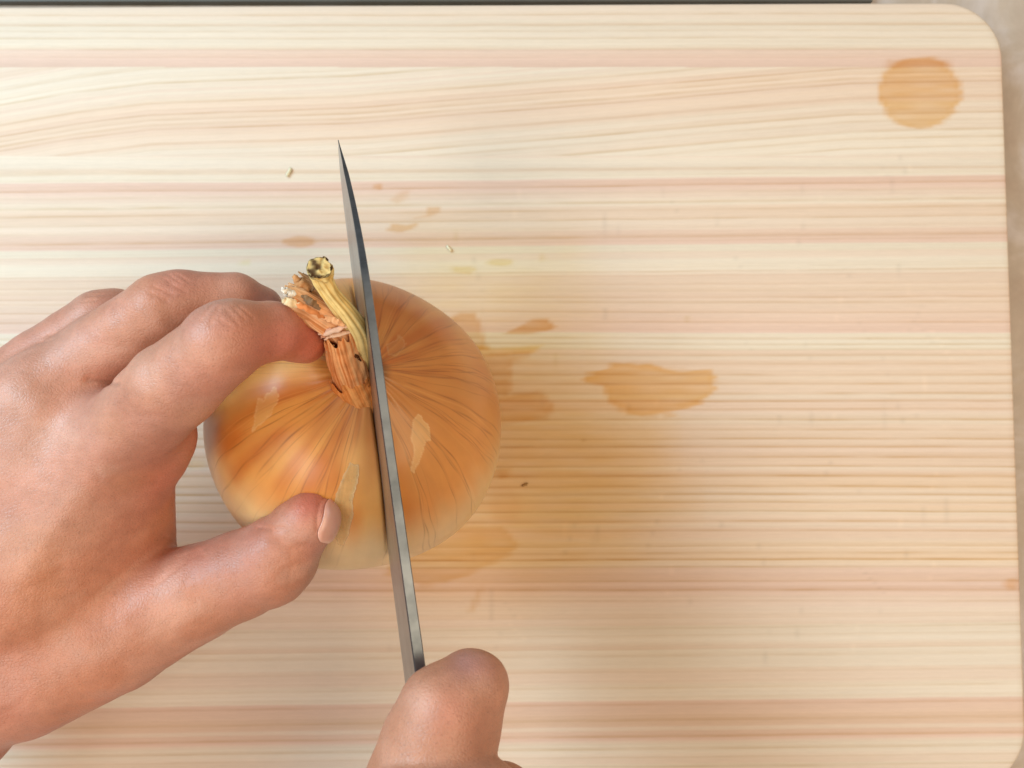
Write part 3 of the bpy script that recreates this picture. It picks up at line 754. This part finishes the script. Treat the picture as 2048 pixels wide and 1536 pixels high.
def groove(px, py, up, lines):
    """fine folds given as polylines (photo-measured), returns depth field"""
    g = np.zeros(len(px))
    for pts, wd, dp in lines:
        for a, b in zip(pts[:-1], pts[1:]):
            ex, ey = b[0]-a[0], b[1]-a[1]; t = np.clip(((px-a[0])*ex+(py-a[1])*ey)/(ex*ex+ey*ey), 0, 1)
            d = np.hypot(px-a[0]-ex*t, py-a[1]-ey*t); g = np.maximum(g, dp*np.exp(-(d/wd)**2)*up)
    return g
def skin_color(V, Nn, px, py, spots, base=(190, 129, 108)):
    n = Noise2(51); c = np.tile(lin(base), (len(V), 1))
    red = np.array(lin((196, 112, 88))); warm = np.array(lin((196, 132, 92))); pal = np.array(lin((214, 168, 148)))
    k = (smoothstep(-.2, .7, n(V[:, 0]*.9, V[:, 1]*.9+V[:, 2]*.6))*.35)[:, None]; c = c*(1-k)+warm*k
    k = (smoothstep(0, .8, n(V[:, 0]*1.3+9, V[:, 1]*1.3+V[:, 2]))*.30)[:, None]; c = c*(1-k)+pal*k
    for (x, y, r, kk, col) in spots:
        d = np.hypot(px-x, py-y); k = (kk*np.exp(-(d/r)**2))[:, None]; c = c*(1-k)+np.array(lin(col))*k
    return c
PERSON = empty('person', P(-100, 1300, 0), "person's bare hands, left steadying the onion and right gripping the knife", 'person')
def left_hand():
    V, F = build_left(); px, py = to_px(V); Nn = normals(V, F); up = smoothstep(0.0, 0.5, Nn[:, 2])
    L = []
    for (x0, y0, x1, y1) in ((424, 612, 402, 640), (440, 612, 420, 650), (468, 614, 492, 640), (478, 611, 508, 636), (436, 634, 462, 652), (452, 616, 476, 648)): L.append(([(x0, y0), (x1, y1)], 2.2, .022))
    for (x0, y0, x1, y1) in ((338, 548, 362, 566), (328, 556, 372, 584), (308, 572, 350, 588), (350, 546, 378, 562), (298, 582, 336, 600)): L.append(([(x0, y0), (x1, y1)], 2.2, .022))
    for (x0, y0, x1, y1) in ((176, 590, 206, 588), (165, 602, 190, 598), (84, 672, 110, 664), (80, 684, 106, 678)): L.append(([(x0, y0), (x1, y1)], 2.2, .02))
    L += [([(655, 985), (640, 1004), (634, 1030), (634, 1062)], 4.5, .035)]
    L += [([(515, 1055), (540, 1058), (565, 1057)], 4, .04), ([(330, 1075), (350, 1076), (368, 1083)], 4, .07), ([(175, 760), (235, 768)], 7, .05)]
    for i in range(7): L.append(([(310+i*7, 1170-i*9), (350+i*8, 1140-i*7), (392+i*3, 1100+i*2)], 2.6, .018))
    for i in range(8): L.append(([(578+i*4, 1170-i*2), (584+i*5, 1130), (582+i*5, 1100-i*2)], 2.6, .014))
    g = groove(px, py, np.ones(len(px))*smoothstep(-.2, .3, Nn[:, 2]), L)
    nb = Noise2(77)
    V = V - Nn*g[:, None] + Nn*(0.010*nb(V[:, 0]*1.8, V[:, 1]*1.8+V[:, 2]*1.2))[:, None]
    V = V + Nn*(0.006*nb(V[:, 0]*5, V[:, 1]*5+V[:, 2]*3))[:, None]
    # tendons and veins of the back of the hand
    t = groove(px, py, up, [([(205, 905), (150, 1000), (60, 1130)], 34, .06), ([(80, 820), (0, 950)], 36, .07), ([(186, 900), (212, 950)], 18, .06), ([(120, 1080), (170, 1200), (260, 1260)], 20, .015)])
    V = V + Nn*t[:, None]
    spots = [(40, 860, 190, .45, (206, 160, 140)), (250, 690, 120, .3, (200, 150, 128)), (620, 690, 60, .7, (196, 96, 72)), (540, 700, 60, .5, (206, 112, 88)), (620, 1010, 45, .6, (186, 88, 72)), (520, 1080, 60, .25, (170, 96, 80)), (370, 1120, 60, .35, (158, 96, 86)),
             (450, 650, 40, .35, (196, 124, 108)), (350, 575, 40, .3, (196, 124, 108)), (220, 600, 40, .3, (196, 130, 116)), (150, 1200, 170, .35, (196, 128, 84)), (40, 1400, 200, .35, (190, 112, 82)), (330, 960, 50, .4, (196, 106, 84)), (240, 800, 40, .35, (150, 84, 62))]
    col = skin_color(V, Nn, px, py, spots)
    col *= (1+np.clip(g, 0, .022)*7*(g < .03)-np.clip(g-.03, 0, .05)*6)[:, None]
    mesh_obj('left_hand', V, F, M_SKIN, PERSON, col)
left_hand()

def sdf_at(p, prims, k=0.28):
    F = np.full((1, 1, 1), 3.0)
    for (a, b, ra, rb) in prims:
        d = cone_sd([np.array([[[c]]]) for c in p], np.asarray(a), np.asarray(b), ra, rb); F = smin(F, d, k)
    return float(F[0, 0, 0])
def nail(hand, prims, c, along, out, L, Wd, name='fingernail', k=0.28):
    """nail plate lying on a fingertip: c = rough centre, along = towards the tip, out = outward normal"""
    along = np.asarray(along, float); along /= np.linalg.norm(along); out = np.asarray(out, float); out -= along*(out@along); out /= np.linalg.norm(out)
    sd = np.cross(along, out); nu, nv = 13, 11; V = []
    for i in range(nu):
        for j in range(nv):
            u = i/(nu-1)*2-1; v = j/(nv-1)*2-1
            rw = math.sqrt(max(0.0, 1-max(0, abs(u)-.45)**2/.36)) ; 
            q = c+along*u*L+sd*v*Wd*rw
            p = q+out*1.2
            for _ in range(30):
                d = sdf_at(p, prims, k); 
                if d < 0.004: break
                p = p-out*max(d, .004)
            edge = max(abs(u), abs(v))
            V.append(p+out*(0.020 if edge < .99 else -0.02) + (along*0.0))
    o = mesh_obj(name, np.array(V), grid_faces(nu, nv), M_NAIL, hand)
    s = o.modifiers.new('thick', 'SOLIDIFY'); s.thickness = 0.03*CM; s.offset = 0
    s2 = o.modifiers.new('sub', 'SUBSURF'); s2.levels = 2; s2.render_levels = 2
HL = bpy.data.objects['left_hand']
def unit(a): a = np.asarray(a, float); return a/np.linalg.norm(a)
tipT = P(633, 1028, 5.95); preT = P(600, 1075, 6.0)
nail(HL, LEFT['thumb'], P(647, 1036, 7.6), unit(P(672, 1000, 7.5)-P(642, 1066, 7.6)), np.array([.76, -.26, .60]), .52, .40)

RIGHT = dict(
  index=chain((943, 1374, 9.9, .78), (890, 1424, 10.2, 1.0), (872, 1490, 10.2, 1.14), (845, 1580, 10.1, 1.25), (840, 1660, 10.0, 1.2)) + chain((943, 1376, 9.8, .76), (922, 1440, 9.9, .84), (908, 1500, 9.9, .92)) + chain((940, 1376, 9.7, .74), (925, 1440, 8.5, .68), (890, 1500, 7.2, .62)),
  middle=chain((880, 1640, 9.6, 1.05), (1000, 1610, 8.3, .9), (985, 1640, 6.6, .78), (870, 1690, 6.0, .7)),
  ring=chain((900, 1800, 9.2, 1.05), (1020, 1760, 7.8, .88), (990, 1790, 6.2, .76), (870, 1830, 5.8, .68)),
  little=chain((920, 1960, 8.8, .95), (1030, 1910, 7.2, .78), (990, 1930, 5.9, .68), (880, 1960, 5.6, .6)),
  thumb=chain((800, 1900, 9.4, 1.3), (770, 1740, 9.0, 1.05), (800, 1650, 8.6, .95), (830, 1580, 8.3, .80)))
RPALM = (chain((845, 1642, 10.9, 1.30), (925, 1668, 10.8, 1.28), (960, 1950, 10.4, 1.6), (1080, 2300, 10.0, 2.2), (1200, 2600, 9.6, 2.5))
       + chain((880, 1700, 10.2, 1.3), (900, 1980, 9.9, 1.7), (1000, 2320, 9.6, 2.2)) + chain((930, 1960, 9.4, 1.3), (1060, 2260, 9.2, 1.9)))
def lift(pr, dz=.75, k=.96):
    out = []
    for a, b, ra, rb in pr:
        q = []
        for v in (a, b): x, y = to_px(v); q.append(P(float(x), float(y), float(v[2])+dz))
        out.append((q[0], q[1], ra*k, rb*k))
    return out
for k_ in RIGHT: RIGHT[k_] = lift(RIGHT[k_])
RPALM = lift(RPALM)
def right_hand():
    fl = Field((-6.0, -29.5, 4.0), (5.5, -4.0, 13.8), 0.085)
    palm = fl.add(fl.blank(), RPALM, 0.9); tot = None
    for key in RIGHT:
        f = fl.add(fl.blank(), RIGHT[key], 0.2)
        g = smin(palm, f, 0.08 if key == 'index' else 0.5)
        tot = g if tot is None else smin(tot, g, 0.06)
    V, F = surface_nets(tot, fl.lo, fl.h); V = relax(V, F, 3)
    px, py = to_px(V); Nn = normals(V, F); nb = Noise2(78)
    V = V+Nn*(0.025*nb(V[:, 0]*1.5, V[:, 1]*1.5+V[:, 2]))[:, None]
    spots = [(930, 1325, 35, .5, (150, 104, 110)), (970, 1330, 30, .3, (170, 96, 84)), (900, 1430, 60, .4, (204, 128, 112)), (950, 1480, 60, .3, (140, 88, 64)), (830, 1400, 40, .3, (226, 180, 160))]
    col = skin_color(V, Nn, px, py, spots, (188, 134, 110))
    mesh_obj('right_hand', V, F, M_SKIN, PERSON, col)
right_hand()
nail(bpy.data.objects['right_hand'], RIGHT['thumb'], P(815, 1600, 9.8), unit(P(830, 1580, 8.3)-P(800, 1650, 8.6)), np.array([-.5, 0, .86]), .42, .36, k=.4)
